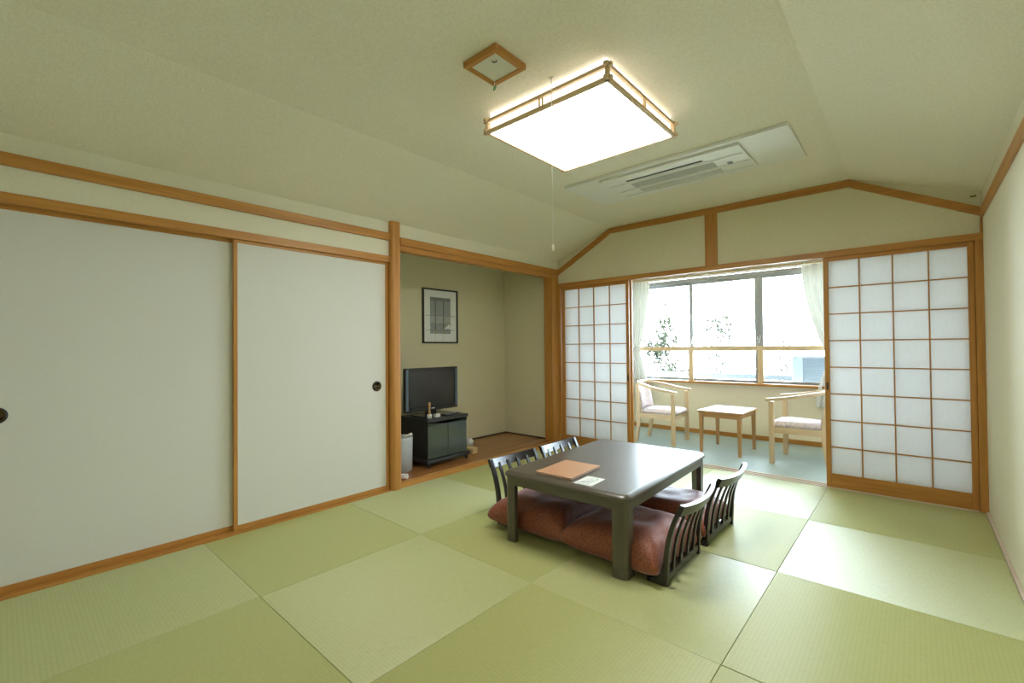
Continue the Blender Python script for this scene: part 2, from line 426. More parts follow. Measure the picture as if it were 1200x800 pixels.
# ---- back wall above the screens
YB = 0.016
bw = [(-0.02, 1.94), (3.72, 1.94), (3.72, 2.235), (2.88, 2.53), (0.72, 2.53), (-0.02, 2.235)]
struct(prism('wall_back', bw, 'y', YB, 0.10, 'wall'), 'olive cream gable wall above the paper screens', 'wall')
def slanted(name, p, q, w, y0, y1, mat):
    (x0, z0), (x1, z1) = p, q
    return prism(name, [(x0, z0), (x1, z1), (x1, z1-w), (x0, z0-w)], 'y', y0, y1, mat)
struct(slanted('trim_10', (0.0, 2.122), (0.70, 2.500), 0.066, 0.0, YB, 'wood_x'), 'sloping wooden gable trim rising from the alcove corner', 'trim')
struct(slanted('trim_11', (0.70, 2.502), (2.88, 2.502), 0.058, 0.0, YB, 'wood_x'), 'level wooden gable trim below the flat ceiling', 'trim')
struct(slanted('trim_12', (2.88, 2.500), (3.606, 2.130), 0.062, 0.0, YB, 'wood_x'), 'sloping wooden gable trim falling to the plain side wall', 'trim')
struct(box('trim_13', (1.744, 1.857, 0.002, YB, 1.946, 2.444), 'wood_z', bev=0.001), 'short wooden strut in the middle of the gable', 'trim')
struct(boxes('trim_14', [(0.0, XR, -0.006, 0.018, 1.896, 1.946), (0.0, XR, 0.018, 0.115, 1.925, 1.946), (0.0, XR, 0.055, 0.061, 1.897, 1.925)], 'wood_x'), 'grooved wooden lintel over the paper screens', 'trim')
struct(box('trim_15', (3.578, XR, -0.004, 0.115, 0.0, 1.896), 'wood_z'), 'wooden jamb between the paper screens and plain side wall', 'post')
struct(box('trim_16', (3.606, XR, -0.002, YB, 1.946, 2.045), 'wood_z'), 'short wooden jamb top above the lintel corner', 'trim')
struct(box('trim_17', (0.0, 0.026, -0.001, 0.115, 0.0, 1.896), 'wood_z'), 'narrow wooden jamb beside the alcove corner post', 'post')
struct(boxes('trim_18', [(0.0, 3.62, 0.001, 0.018, -0.05, 0.004), (0.0, 3.62, 0.018, 0.048, -0.05, -0.002), (0.0, 3.62, 0.048, 0.066, -0.05, 0.004),
                         (0.0, 3.62, 0.066, 0.096, -0.05, -0.002), (0.0, 3.62, 0.096, 0.130, -0.05, 0.004)], 'sill'), 'pale grooved wooden threshold under the paper screens', 'trim')

# ---- fusuma doors
def fusuma(name, y0, y1, xf, handle_y, label):
    t = thing(name, label, 'sliding door', (xf, (y0+y1)/2, 0.012), 0, kind='structure')
    h = (y1-y0)/2; H = 1.888; x0 = -0.020
    box('paper_panel', (x0+0.003, -0.003, -h+0.02, h-0.02, 0.02, H-0.02), 'fusuma', t, bev=0)
    box('frame_stile', (x0, 0.002, -h, -h+0.024, 0, H), 'wood_z', t)
    box('frame_stile', (x0, 0.002, h-0.024, h, 0, H), 'wood_z', t)
    box('frame_rail', (x0, 0.001, -h+0.024, h-0.024, 0, 0.034), 'wood_y', t)
    box('frame_rail', (x0, 0.001, -h+0.024, h-0.024, H-0.028, H), 'wood_y', t)
    hd = lathe('door_pull', [(0.041, 0.0), (0.041, 0.003), (0.036, 0.006), (0.030, 0.005), (0.027, 0.0016), (0.024, 0.0010)], 'matt_black', t, 28, (-0.003, handle_y-(y0+y1)/2, 0.858), 'x')
    lathe('pull_ring', [(0.031, 0.0052), (0.0315, 0.0062), (0.0335, 0.0062), (0.034, 0.0052)], 'brass', hd, 28, (-0.003, handle_y-(y0+y1)/2, 0.858), 'x')
    return t
M['brass'] = plain('dull_brass', (0.10, 0.075, 0.035), 0.35, 0.8)
fusuma('door_1', -3.535, -2.388, -0.026, -2.494, 'cream paper sliding door with round pull, beside the alcove post')
fusuma('door_2', -4.655, -3.500, -0.054, -4.545, 'cream paper sliding door overlapped by its neighbour, away from the alcove')

# ---- shoji screens
def shoji(name, x0, x1, y, label, proto=None):
    if proto:
        t = copy_tree(proto, ((x0+x1)/2, y, 0.002), 0, label); t.name = name
        return t
    t = thing(name, label, 'paper screen', ((x0+x1)/2, y, 0.002), 0, kind='structure')
    w = (x1-x0)/2; H = 1.920; s = 0.034
    box('stile', (-w, -w+s, 0, 0.028, 0, H), 'wood_z', t); st = box('stile', (w-s, w, 0, 0.028, 0, H), 'wood_z', t)
    box('top_rail', (-w+s, w-s, 0.001, 0.027, H-0.058, H), 'wood_x', t)
    box('bottom_rail', (-w+s, w-s, 0.001, 0.027, 0, 0.112), 'wood_x', t)
    bx0, bx1, bz0, bz1 = -w+s, w-s, 0.112, H-0.058
    cw, ch = (bx1-bx0)/4, (bz1-bz0)/8; k = 0.0045
    for i in range(1, 4): box('lattice_bar', (bx0+cw*i-k, bx0+cw*i+k, 0.004, 0.016, bz0, bz1), 'wood_z', t, bev=0)
    for j in range(1, 8): box('lattice_bar', (bx0, bx1, 0.003, 0.0155, bz0+ch*j-k, bz0+ch*j+k), 'wood_x', t, bev=0)
    bm = bmesh.new(); add_box(bm, 0, cw, 0.0165, 0.0170, 0, ch); me = mesh_of(bm, 'pane')
    me.materials.append(M['shoji'])
    for i in range(4):
        for j in range(8):
            p = link('paper_pane', me, None, t); p.location = (bx0+cw*i, 0, bz0+ch*j)
    return t
sh = shoji('door_3', 2.690, 3.576, 0.020, 'latticed white paper screen against the plain side wall')
sl = shoji('door_4', 0.028, 0.930, 0.020, 'latticed white paper screen next to the alcove corner post', sh)
shoji('door_5', 2.694, 3.577, 0.066, 'latticed paper screen stacked behind the screen by the plain wall', sh)
shoji('door_6', 0.028, 0.956, 0.066, 'latticed paper screen stacked behind the screen by the alcove', sh)
# finger pulls
def pull(parent, x):
    box('finger_pull', (x-0.007, x+0.007, -0.002, 0.004, 0.80, 0.86), 'dark_z', parent, bev=0.001)
pull(sh, -0.426); pull(sl, 0.426)

# ---- veranda (beyond the screens)
YW = 1.72
struct(box('floor_veranda', (-0.02, 3.64, 0.130, YW+0.02, -0.06, 0.0), 'carpet', bev=0), 'pale blue-green carpet floor of the sunny veranda', 'floor')
struct(boxes('wall_window', [(-0.02, 3.64, YW, 1.86, 0.0, 0.675), (-0.02, 3.64, YW, 1.86, 2.13, 2.30), (-0.02, 0.12, YW, 1.86, 0.675, 2.13), (3.48, 3.64, YW, 1.86, 0.675, 2.13)], 'veranda_wall'), 'cream wall around the veranda window', 'wall')
struct(boxes('wall_veranda', [(-0.08, -0.02, 0.0, 1.86, -0.06, 2.30), (3.64, 3.70, 0.10, 1.86, -0.06, 2.30)], 'veranda_wall'), 'cream end walls of the veranda', 'wall')
cv = struct(box('ceiling_veranda', (-0.02, 3.64, 0.10, 1.86, 2.175, 2.30), 'slat', bev=0), 'pale slatted wooden ceiling of the veranda', 'ceiling')
nsl = 22
for i in range(nsl):
    d = (YW-0.12)/nsl
    box('slat', (-0.018, 3.638, 0.118+d*i+0.005, 0.118+d*(i+1)-0.005, 2.160, 2.1745), 'slat', cv, bev=0.001)
struct(box('baseboard_window', (-0.018, 3.638, YW-0.012, YW, 0.0, 0.055), 'wood_x'), 'wooden baseboard below the veranda window', 'baseboard')
struct(box('trim_19', (0.02, 3.60, YW-0.10, YW+0.02, 0.676, 0.705), 'wood_x'), 'wooden inner sill of the veranda window', 'trim')
struct(box('trim_20', (0.02, 3.60, YW-0.03, YW+0.02, 2.100, 2.130), 'wood_x'), 'wooden head trim of the veranda window', 'trim')
hr = thing('trim_21', 'pale wooden guard rail on posts inside the veranda window', 'rail', (0, 0, 0), kind='structure')
box('rail_bar', (0.12, 3.48, YW-0.060, YW-0.020, 1.108, 1.168), 'pale_x', hr)
for x in (0.952, 1.800, 2.640):
    box('rail_post', (x, x+0.062, YW-0.055, YW-0.025, 0.7055, 1.108), 'pale_z', hr)
w = thing('window_1', 'wide grey aluminium sliding window with four glass sashes', 'window', (0, 0, 0), kind='structure')
YA = YW+0.03
box('frame_head', (0.12, 3.48, YA, YA+0.09, 2.045, 2.10), 'alu', w); box('frame_sill', (0.12, 3.48, YA, YA+0.09, 0.6765, 0.712), 'alu', w)
box('frame_side', (0.12, 0.145, YA, YA+0.09, 0.712, 2.045), 'alu', w); box('frame_side', (3.455, 3.48, YA, YA+0.09, 0.712, 2.045), 'alu', w)
for i, (a, b_) in enumerate(((0.145, 0.985), (0.940, 1.7995), (1.8005, 2.660), (2.615, 3.455))):
    y0 = YA+0.048 if i in (1, 2) else YA+0.012
    if i in (1, 2): y0 = YA+0.012
    else: y0 = YA+0.050
    z0, z1 = 0.7125, 2.0445
    sa = boxes('sash', [(a, a+0.046, y0, y0+0.028, z0, z1), (b_-0.046, b_, y0, y0+0.028, z0, z1), (a+0.046, b_-0.046, y0, y0+0.028, z0, z0+0.022), (a+0.046, b_-0.046, y0, y0+0.028, z1-0.035, z1)], 'alu', w)
    box('pane', (a+0.042, b_-0.042, y0+0.012, y0+0.016, z0+0.018, z1-0.030), 'glass', sa, bev=0)
for x in (0.968, 1.800):
    la = boxes('latch', [(x-0.010, x+0.010, YA-0.006, YA+0.012, 1.20, 1.26), (x+0.008, x+0.022, YA-0.010, YA-0.002, 1.25, 1.30), (x-0.022, x-0.008, YA-0.010, YA-0.002, 1.25, 1.285)], 'alu_light', w, bev=0.002)

# ================================================================== LOW TABLE
TC, TW, TL, TR, TH = (1.741, -1.848), 0.833, 1.251, 0.0261, 0.424
t = thing('low_table', 'square-edged dark grey-brown low table on four stout legs', 'low table', (TC[0], TC[1], 0), TR)
def round_rect(w_, l_, r_, n=6):
    pts = []
    for cx, cy, a0 in ((w_-r_, l_-r_, 0), (-w_+r_, l_-r_, 90), (-w_+r_, -l_+r_, 180), (w_-r_, -l_+r_, 270)):
        for k in range(n+1):
            a = math.radians(a0+90*k/n); pts.append((cx+r_*math.cos(a), cy+r_*math.sin(a)))
    return pts
def table_top():
    bm = bmesh.new(); rings = []
    for ins, z in ((0.008, TH-0.034), (0.0, TH-0.030), (0.0, TH-0.017), (0.006, TH-0.010), (0.018, TH-0.0025), (0.030, TH)):
        rings.append([bm.verts.new((p[0], p[1], z)) for p in round_rect(TW/2-ins, TL/2-ins, 0.055-min(ins, 0.03), 6)])
    for a, b_ in zip(rings, rings[1:]):
        n_ = len(a)
        for k in range(n_): bm.faces.new((a[k], a[(k+1) % n_], b_[(k+1) % n_], b_[k]))
    bm.faces.new(rings[0][::-1]); bm.faces.new(rings[-1])
    o = link('table_top', mesh_of(bm), 'table_y', t, False)
    for p in o.data.polygons: p.use_smooth = len(p.vertices) == 4
    return o
table_top()
ax, ay = TW/2-0.012, TL/2-0.012
z0, z1 = TH-0.080, TH-0.034
bm = bmesh.new()
outer, inner = round_rect(ax, ay, 0.045), round_rect(ax-0.022, ay-0.022, 0.025)
def ringwall(bm, o_, i_, z0, z1):
    vs_ = [[bm.verts.new((p[0], p[1], z)) for p in q] for q, z in ((o_, z0), (o_, z1), (i_, z1), (i_, z0))]
    n_ = len(o_)
    for a, b_ in zip(vs_, vs_[1:]+vs_[:1]):
        for k in range(n_): bm.faces.new((a[k], a[(k+1) % n_], b_[(k+1) % n_], b_[k]))
ringwall(bm, outer, inner, z0, z1)
link('apron', mesh_of(bm), 'table_x', t)
def leg_outline(L=0.080, r_=0.036, c=0.030):
    # quarter-round plate hugging the corner; corner at the origin, legs extend to -x,-y
    pts = [(-L, 0.0)]
    for k in range(7):
        a = math.pi/2 - math.pi/2*k/6
        pts.append((-r_+r_*math.cos(a), -r_+r_*math.sin(a)))
    pts += [(0.0, -L), (-c, -L), (-L, -c)]
    return pts
for sx in (1, -1):
    for sy in (1, -1):
        pts = [((ax-0.001+p[0])*sx, (ay-0.001+p[1])*sy) for p in leg_outline()]
        lg = prism('leg', pts, 'z', 0.050, z1-0.001, 'table_z', t)
        cx_, cy_ = sum(p[0] for p in pts)/len(pts), sum(p[1] for p in pts)/len(pts)
        p2 = [(cx_+(p[0]-cx_)*1.04, cy_+(p[1]-cy_)*1.04) for p in pts]
        prism('foot_cap', p2, 'z', 0.0005, 0.049, 'table_z', lg)

# menu folder and printed card
t = thing('menu_folder', 'tan leather-look menu folder lying on the dark low table', 'folder', (1.665, -2.233, TH+0.0005), 0.045)
box('back_cover', (-0.125, 0.125, -0.172, 0.172, 0.0, 0.004), 'menu', t, 0.001)
box('pages', (-0.120, 0.121, -0.168, 0.168, 0.0042, 0.0085), 'paper_white', t, 0)
box('front_cover', (-0.125, 0.125, -0.172, 0.172, 0.0088, 0.0130), 'menu', t, 0.001)
t = thing('printed_card', 'small white printed card lying beside the tan folder', 'card', (1.880, -2.340, TH+0.0005), 0.06)
box('sheet', (-0.056, 0.056, -0.082, 0.082, 0, 0.0012), 'paper_white', t, 0)
bm = bmesh.new()
for k in range(7):
    add_box(bm, -0.046+0.004*k, 0.030-0.003*k, -0.070+0.020*k, -0.067+0.020*k, 0.0012, 0.0016)
add_strip(bm, spline([(-0.04, -0.06, 0.0014), (0.0, -0.02, 0.0014), (0.03, 0.03, 0.0014), (0.01, 0.07, 0.0014)], 5), 0.006, 0.0006)
link('printed_lines', mesh_of(bm), 'ink', t)

# ================================================================== FLOOR CHAIRS (sitter faces local +x, back of the chair at x=0)
def zaisu(label, loc, rz):
    c = thing('legless_chair', label, 'floor chair', loc, rz, 'dark legless chairs around the low table')
    W = 0.242
    prof_out = spline([(-0.002, 0, 0.0), (-0.008, 0, 0.12), (-0.020, 0, 0.22), (-0.050, 0, 0.325), (-0.088, 0, 0.410)], 4)
    def side(y0, y1):
        o_ = [(p.x, p.z) for p in prof_out]
        i_ = [(p.x+0.026 - 0.006*(p.z/0.41), p.z) for p in prof_out if p.z > 0.10]
        foot = [(0.030, 0.060), (0.048, 0.036), (0.075, 0.024), (0.100, 0.020), (0.100, 0.0)]
        return prism('stile', o_ + i_[::-1] + foot, 'y', y0, y1, 'dark_z', c)
    side(-W, -W+0.026); side(W-0.026, W)
    # plan curve: the middle of the back bows away from the sitter
    def bow(y): return -0.030*(1-(y/W)**2)
    base = prism('seat_plate', [(0.42, -0.175), (0.42, 0.175), (0.15, 0.185), (0.10, 0.2155), (0.012, 0.2155), (0.012, -0.2155), (0.10, -0.2155), (0.15, -0.185)], 'z', 0.002, 0.018, 'dark_x', c)
    box('bottom_rail', (0.000, 0.030, -W+0.0265, W-0.0265, 0.019, 0.052), 'dark_y', c)
    yy = [-W + 2*W*k/14 for k in range(15)]
    bm = bmesh.new()
    ring = []
    for y in yy:
        b_ = bow(y); zt = 0.409 - 0.012*(1-(y/W)**2)
        ring.append([bm.verts.new((x_+b_, y, z_)) for x_, z_ in ((-0.070, zt-0.052), (-0.092, zt), (-0.070, zt+0.004), (-0.046, zt-0.050))])
    for a, b_ in zip(ring, ring[1:]):
        for k in range(4): bm.faces.new((a[k], a[(k+1) % 4], b_[(k+1) % 4], b_[k]))
    bm.faces.new(ring[0][::-1]); bm.faces.new(ring[-1])
    link('crest_rail', mesh_of(bm), 'dark_y', c)
    for k in range(4):
        y = -W + 2*W*(k+1)/5
        b_ = bow(y)
        path = [(p.x+0.010 + b_*(p.z/0.41)**1.5, y, p.z) for p in prof_out if 0.045 < p.z < 0.375]
        path = [(0.008, y, 0.045)] + path + [(-0.062+b_, y, 0.368)]
        strip('back_slat', path, 0.025, 0.012, 'dark_z', c, Vector((0, 1, 0)), 0.002)
    return c
ZA = [((2.326, -2.130, 0.001), math.pi+0.02, 'dark wooden legless chair on the plain-wall side of the table, at the printed-card end'),
      ((2.330, -1.545, 0.001), math.pi-0.02, 'dark wooden legless chair on the plain-wall side of the table, at the veranda end'),
      ((1.150, -2.075, 0.001), -0.02, 'dark wooden legless chair on the alcove side of the table, at the tan folder end'),
      ((1.155, -1.525, 0.001), 0.02, 'dark wooden legless chair on the alcove side of the table, at the veranda end')]
z0_ = zaisu(ZA[0][2], ZA[0][0], ZA[0][1])
for loc, rz, lab in ZA[1:]: copy_tree(z0_, loc, rz, lab)

# cushions
def cushion(label, loc, rz, a, b_, tz, seed):
    n = 36; me = bpy.data.meshes.new('cushion'); V, F = [], []
    def pt(u, v, top):
        s = 0.085
        x = a*u*(1 - s*(1-v*v)); y = b_*v*(1 - s*(1-u*u))
        e = max(0.0, (1-abs(u)**3.4)*(1-abs(v)**3.4))
        h = e**0.33
        nz = noise.noise(Vector((u*2.2+seed, v*2.2, seed)))*0.012 + noise.noise(Vector((u*7+seed, v*2.5, 3.1)))*0.006
        # creases running in from the corners
        cr = 0.005*math.sin(14*(abs(u)-abs(v)))*max(0, abs(u)*abs(v)-0.25)*2
        if top: z = 0.062 + tz*h + (nz+cr)*min(1, e*3) - 0.015*max(0, 1-(u*u+v*v)*2.5)
        else: z = 0.062 - 0.060*min(1.0, h*1.25)
        return (x, y, z)
    idx = {}
    for top in (1, 0):
        for i in range(n+1):
            for j in range(n+1):
                edge = i in (0, n) or j in (0, n)
                if edge and not top: idx[(0, i, j)] = idx[(1, i, j)]; continue
                u = math.sin((2*i/n-1)*math.pi/2)*0.55 + (2*i/n-1)*0.45
                v = math.sin((2*j/n-1)*math.pi/2)*0.55 + (2*j/n-1)*0.45
                idx[(top, i, j)] = len(V); V.append(pt(u, v, top))
    for top in (1, 0):
        for i in range(n):
            for j in range(n):
                q = [idx[(top, i, j)], idx[(top, i+1, j)], idx[(top, i+1, j+1)], idx[(top, i, j+1)]]
                F.append(q if top else q[::-1])
    me.from_pydata(V, [], F); me.update()
    o = link('floor_cushion', me, 'rust', None, True)
    o.location = loc; o.rotation_euler = (0, 0, rz)
    tag(o, label, 'cushion', 'rust floor cushions around the low table')
    return o
cz = 0.019
cushion('plump rust floor cushion on the alcove side of the table, under the tan folder', (1.432, -2.115, cz), 0.03, 0.300, 0.292, 0.138, 1.3)
cushion('plump rust floor cushion on the plain-wall side, touching the stout table leg', (2.020, -2.130, cz), -0.04, 0.298, 0.285, 0.138, 4.7)
cushion('plump rust floor cushion on the plain-wall side of the table, veranda end', (2.030, -1.560, cz), 0.03, 0.292, 0.262, 0.125, 8.2)
cushion('plump rust floor cushion on the alcove side of the table, veranda end', (1.435, -1.545, cz), -0.01, 0.292, 0.262, 0.120, 11.9)

# ================================================================== VERANDA FURNITURE
def armchair(label, loc, rz):
    c = thing('armchair', label, 'armchair', loc, rz, 'pale wooden armchairs on the veranda')
    D, W = 0.215, 0.245
    rail = spline([(D+0.045, -W-0.012, 0.628), (D-0.12, -W-0.020, 0.652), (-D+0.13, -W-0.005, 0.690), (-D-0.02, -W+0.085, 0.722), (-D-0.055, 0, 0.732),
                   (-D-0.02, W-0.085, 0.722), (-D+0.13, W+0.005, 0.690), (D-0.12, W+0.020, 0.652), (D+0.045, W+0.012, 0.628)], 7)
    strip('arm_rail', rail, 0.044, 0.030, 'pale_x', c, None, 0.004)
    for s in (-1, 1):
        box('leg', (D-0.022, D+0.022, s*W-0.019, s*W+0.019, 0.0, 0.615), 'pale_z', c, 0.004)
        path = spline([(-D-0.045, s*0.205, 0.0), (-D-0.015, s*0.205, 0.18), (-D-0.005, s*0.203, 0.36), (-D-0.025, s*0.185, 0.55), (-D-0.045, s*0.165, 0.712)], 5)
        strip('leg', path, 0.030, 0.042, 'pale_z', c, Vector((0, 1, 0)), 0.004)
        pth = [(-D+0.012, s*0.208, 0.332), (D-0.021, s*0.236, 0.332)]
        strip('seat_rail', pth, 0.022, 0.055, 'pale_x', c)
    box('seat_rail', (D-0.012, D+0.012, -W+0.019, W-0.019, 0.306, 0.358), 'pale_y', c)
    box('seat_rail', (-D-0.012, -D+0.010, -0.186, 0.186, 0.306, 0.358), 'pale_y', c)
    # upholstered seat
    bm = bmesh.new(); rings = []
    def seat_out(ins):
        f, bk = D+0.028-ins, -D+0.016+ins
        wf, wb = W-0.022-ins, 0.190-ins
        pts = []
        n = 6; r_ = 0.05
        for (x, y, a0) in ((f-r_, wf-r_, 0), (bk+r_, wb-r_, 90), (bk+r_, -wb+r_, 180), (f-r_, -wf+r_, 270)):
            for k in range(n+1):
                a = math.radians(a0+90*k/n); pts.append((x+r_*math.cos(a), y+r_*math.sin(a)))
        return pts
    for ins, z in ((0.020, 0.3595), (0.004, 0.366), (0.0, 0.382), (0.004, 0.398), (0.018, 0.412), (0.06, 0.421), (0.12, 0.425)):
        rings.append([bm.verts.new((p[0], p[1], z)) for p in seat_out(ins)])
    for a, b_ in zip(rings, rings[1:]):
        for k in range(len(a)): bm.faces.new((a[k], a[(k+1) % len(a)], b_[(k+1) % len(a)], b_[k]))
    bm.faces.new(rings[0][::-1]); bm.faces.new(rings[-1])
    link('seat_cushion', mesh_of(bm), 'floral', c, True)
    # curved upholstered back
    bm = bmesh.new(); G = []
    for i in range(11):
        v = i/10; z = 0.395 + v*0.310
        row = []
        for j in range(13):
            y = (-1+2*j/12)*(0.183 - 0.028*v)
            x = -D - 0.004 - 0.052*v*v - 0.012*v + 0.050*(y/0.18)**2*0.55
            th = 0.018*min(1, 6*v+0.15, 6*(1-v)+0.15)*min(1, 3*(1-abs(-1+2*j/12))+0.2)
            row.append((bm.verts.new((x+0.002+th, y, z)), bm.verts.new((x-0.006-th*0.3, y, z))))
        G.append(row)
    for i in range(10):
        for j in range(12):
            for s in (0, 1): bm.faces.new((G[i][j][s], G[i][j+1][s], G[i+1][j+1][s], G[i+1][j][s]))
    for i in range(10):
        for j in (0, 12): bm.faces.new((G[i][j][0], G[i+1][j][0], G[i+1][j][1], G[i][j][1]))
    for j in range(12):
        for i in (0, 10): bm.faces.new((G[i][j][0], G[i][j+1][0], G[i][j+1][1], G[i][j][1]))
    link('back_pad', mesh_of(bm), 'floral', c, True)
    return c
ch = armchair('pale wooden armchair with pink floral pads beside the tied white curtain', (0.905, 0.915, 0), 0.05)
copy_tree(ch, (2.400, 0.815, 0), math.pi-0.06, 'pale wooden armchair partly hidden by the paper screen near the plain wall')

t = thing('side_table', 'small square wooden side table with pale top between two armchairs', 'side table', (1.672, 0.885, 0), -0.02)
box('table_top', (-0.235, 0.235, -0.300, 0.300, 0.447, 0.463), 'oak_x', t, 0.004, 2)
box('top_inset', (-0.222, 0.222, -0.287, 0.287, 0.4632, 0.4660), 'marble', t, 0.001)
for s in (-1, 1):
    box('apron', (s*0.196-0.010, s*0.196+0.010, -0.236, 0.236, 0.392, 0.446), 'oak_y', t)
    box('apron', (-0.174, 0.174, s*0.258-0.010, s*0.258+0.010, 0.392, 0.446), 'oak_x', t)
    for q in (-1, 1):
        bm = bmesh.new()
        b0 = [(s*0.198+a*0.013, q*0.260+b_*0.013, 0.0) for a, b_ in ((-1, -1), (1, -1), (1, 1), (-1, 1))]
        b1 = [(s*0.196+a*0.020, q*0.258+b_*0.020, 0.446) for a, b_ in ((-1, -1), (1, -1), (1, 1), (-1, 1))]
        v0 = [bm.verts.new(p) for p in b0]; v1 = [bm.verts.new(p) for p in b1]
        bm.faces.new(v0[::-1]); bm.faces.new(v1)
        for k in range(4): bm.faces.new((v0[k], v0[(k+1) % 4], v1[(k+1) % 4], v1[k]))
        link('leg', mesh_of(bm), 'oak_z', t)

# ---- curtains
def curtain(label, side, xo, ztop, xtop, ztie, xtie, zhem, xhem, group):
    """side +1: outer edge on the left at xo; profile widths at top, tie and hem"""
    c = thing('curtain', label, 'curtain', (0, 0, 0), 0, group)
    bm = bmesh.new(); nz, nu = 40, 90; rows = []
    for i in range(nz+1):
        f = i/nz; z = ztop + (zhem-ztop)*f
        if z > ztie:
            g = (ztop-z)/(ztop-ztie); xi = xtop + (xtie-xtop)*(g**1.7)
        else:
            g = (ztie-z)/(ztie-zhem); xi = xtie + (xhem-xtie)*(1-(1-g)**1.6)
        row = []
        for k in range(nu+1):
            u = k/nu
            x = xo + (xi-xo)*u
            amp = 0.024 if z > ztie-0.1 else 0.03
            amp *= 0.55 + 0.45*min(1, abs(z-ztie)/0.35)
            y = YW-0.085 - 0.012 + amp*math.sin(u*2*math.pi*8 + 0.5*math.sin(u*9)) - 0.01*u
            row.append(bm.verts.new((x, min(y, YW-0.068), z + 0.006*math.sin(u*31)*(f > 0.97))))
        rows.append(row)
    for a, b_ in zip(rows, rows[1:]):
        for k in range(nu): bm.faces.new((a[k], a[k+1], b_[k+1], b_[k]))
    link('cloth', mesh_of(bm), 'curtain', c, True)
    bm = bmesh.new()
    lo, hi = min(xo, xtie)-0.004, max(xo, xtie)+0.006
    ringp = []
    for k in range(25):
        a = 2*math.pi*k/24
        ringp.append(((lo+hi)/2 + (hi-lo)/2*math.cos(a), YW-0.100 + 0.040*math.sin(a), ztie + 0.012*math.cos(a)*(1 if side > 0 else -1)))
    add_strip(bm, ringp, 0.004, 0.035)
    link('tieback', mesh_of(bm), 'curtain', c)
    return c
# the sill board is 10 cm deep: curtains hang just in front of it
YCUR = 0
curtain('white sheer curtain tied back beside the armchair near the alcove', 1, 0.02, 2.092, 0.435, 1.12, 0.268, 0.47, 0.40, 'tied white curtains')
curtain('white sheer curtain tied back behind the screen near the plain wall', -1, 2.86, 2.092, 2.285, 1.00, 2.53, 0.47, 2.40, 'tied white curtains')
t = thing('curtain_rail', 'thin white curtain rail along the head of the veranda window', 'curtain rail', (0, 0, 0))
box('track', (0.01, 3.55, YW-0.105, YW-0.085, 2.096, 2.110), 'white_plastic', t)
for x in (0.1, 1.2, 2.3, 3.4): box('bracket', (x, x+0.02, YW-0.086, YW-0.0295, 2.110, 2.122), 'white_plastic', t)

# ================================================================== ALCOVE THINGS
# picture
t = thing('framed_picture', 'thin black framed print of a window view hanging in the alcove', 'picture', (-0.850, -1.157, 1.231), 0)
hw, H = 0.257, 0.622
for y0, y1, z0, z1, ax_ in ((-hw, -hw+0.016, 0, H, 'z'), (hw-0.016, hw, 0, H, 'z'), (-hw+0.016, hw-0.016, 0, 0.016, 'y'), (-hw+0.016, hw-0.016, H-0.016, H, 'y')):
    box('frame_side', (0.0, 0.024, y0, y1, z0, z1), 'matt_black', t, 0.001)
box('mount_board', (0.001, 0.010, -hw+0.016, hw-0.016, 0.016, H-0.016), 'mat_board', t, 0)
pr = box('print', (0.010, 0.011, -0.150, 0.150, 0.110, 0.525), 'print_sky', t, 0)
x0, x1 = 0.011, 0.0115
box('slate_band', (x0, x1, -0.150, 0.150, 0.485, 0.525), 'print_top', pr, 0)
box('pale_band', (x0, x1, -0.150, 0.150, 0.235, 0.315), 'print_pale', pr, 0)
box('hill_band', (x0, x1, -0.150, 0.150, 0.165, 0.235), 'print_hill', pr, 0)
prism('white_hill', [(0.05, 0.166), (0.15, 0.166), (0.15, 0.205), (0.12, 0.222), (0.09, 0.196)], 'x', 0.0115, 0.0118, 'mat_board', pr)
for z in (0.150, 0.315): box('thin_line', (x0, x1, -0.215, 0.215, z-0.0018, z+0.0018), 'print_line', pr, 0)
for y in (-0.076, 0.043):
    box('mullion_line', (0.0118, 0.0122, y-0.006, y+0.006, 0.150, 0.490), 'print_line', pr, 0)
    box('ochre_line', (0.0118, 0.0122, y-0.010, y+0.010, 0.112, 0.150), 'print_ochre', pr, 0)
    box('faint_line', (0.0102, 0.0106, y-0.0015, y+0.0015, 0.020, 0.110), 'print_pale', pr, 0)

# tv cabinet
SZ = AF
t = thing('tv_cabinet', 'black television cabinet with two smoked glass doors on casters', 'cabinet', (-0.195, -1.600, SZ), 0.04)
box('plinth', (-0.445, 0.025, -0.285, 0.285, 0.040, 0.075), 'matt_black', t, 0.008, 2)
boxes('carcass', [(-0.420, -0.405, -0.255, 0.255, 0.075, 0.425), (-0.405, -0.012, -0.255, -0.239, 0.075, 0.425), (-0.405, -0.012, 0.239, 0.255, 0.075, 0.425),
                  (-0.405, -0.020, -0.239, 0.239, 0.240, 0.252)], 'matt_black', t)
box('cabinet_top', (-0.430, 0.012, -0.268, 0.268, 0.425, 0.458), 'matt_black', t, 0.005, 2)
for s in (-1, 1):
    y0, y1 = (-0.2545, -0.002) if s < 0 else (0.002, 0.2545)
    d = box('glass_door', (-0.010, -0.003, y0, y1, 0.080, 0.395), 'cab_glass', t, 0.001)
    hp = [(y0, 0.395), (y1, 0.395), (y1, 0.420)] if s < 0 else [(y0, 0.395), (y1, 0.395), (y0, 0.420)]
    n_ = 8
    top = []
    for k in range(n_+1):
        u = k/n_; yv = y0+(y1-y0)*u; m_ = (1-u) if s < 0 else u
        top.append((yv, 0.398 + 0.022*m_**1.5))
    prism('door_handle', [(y0, 0.3955)] + top + [(y1, 0.3955)], 'x', -0.011, 0.004, 'black', d)
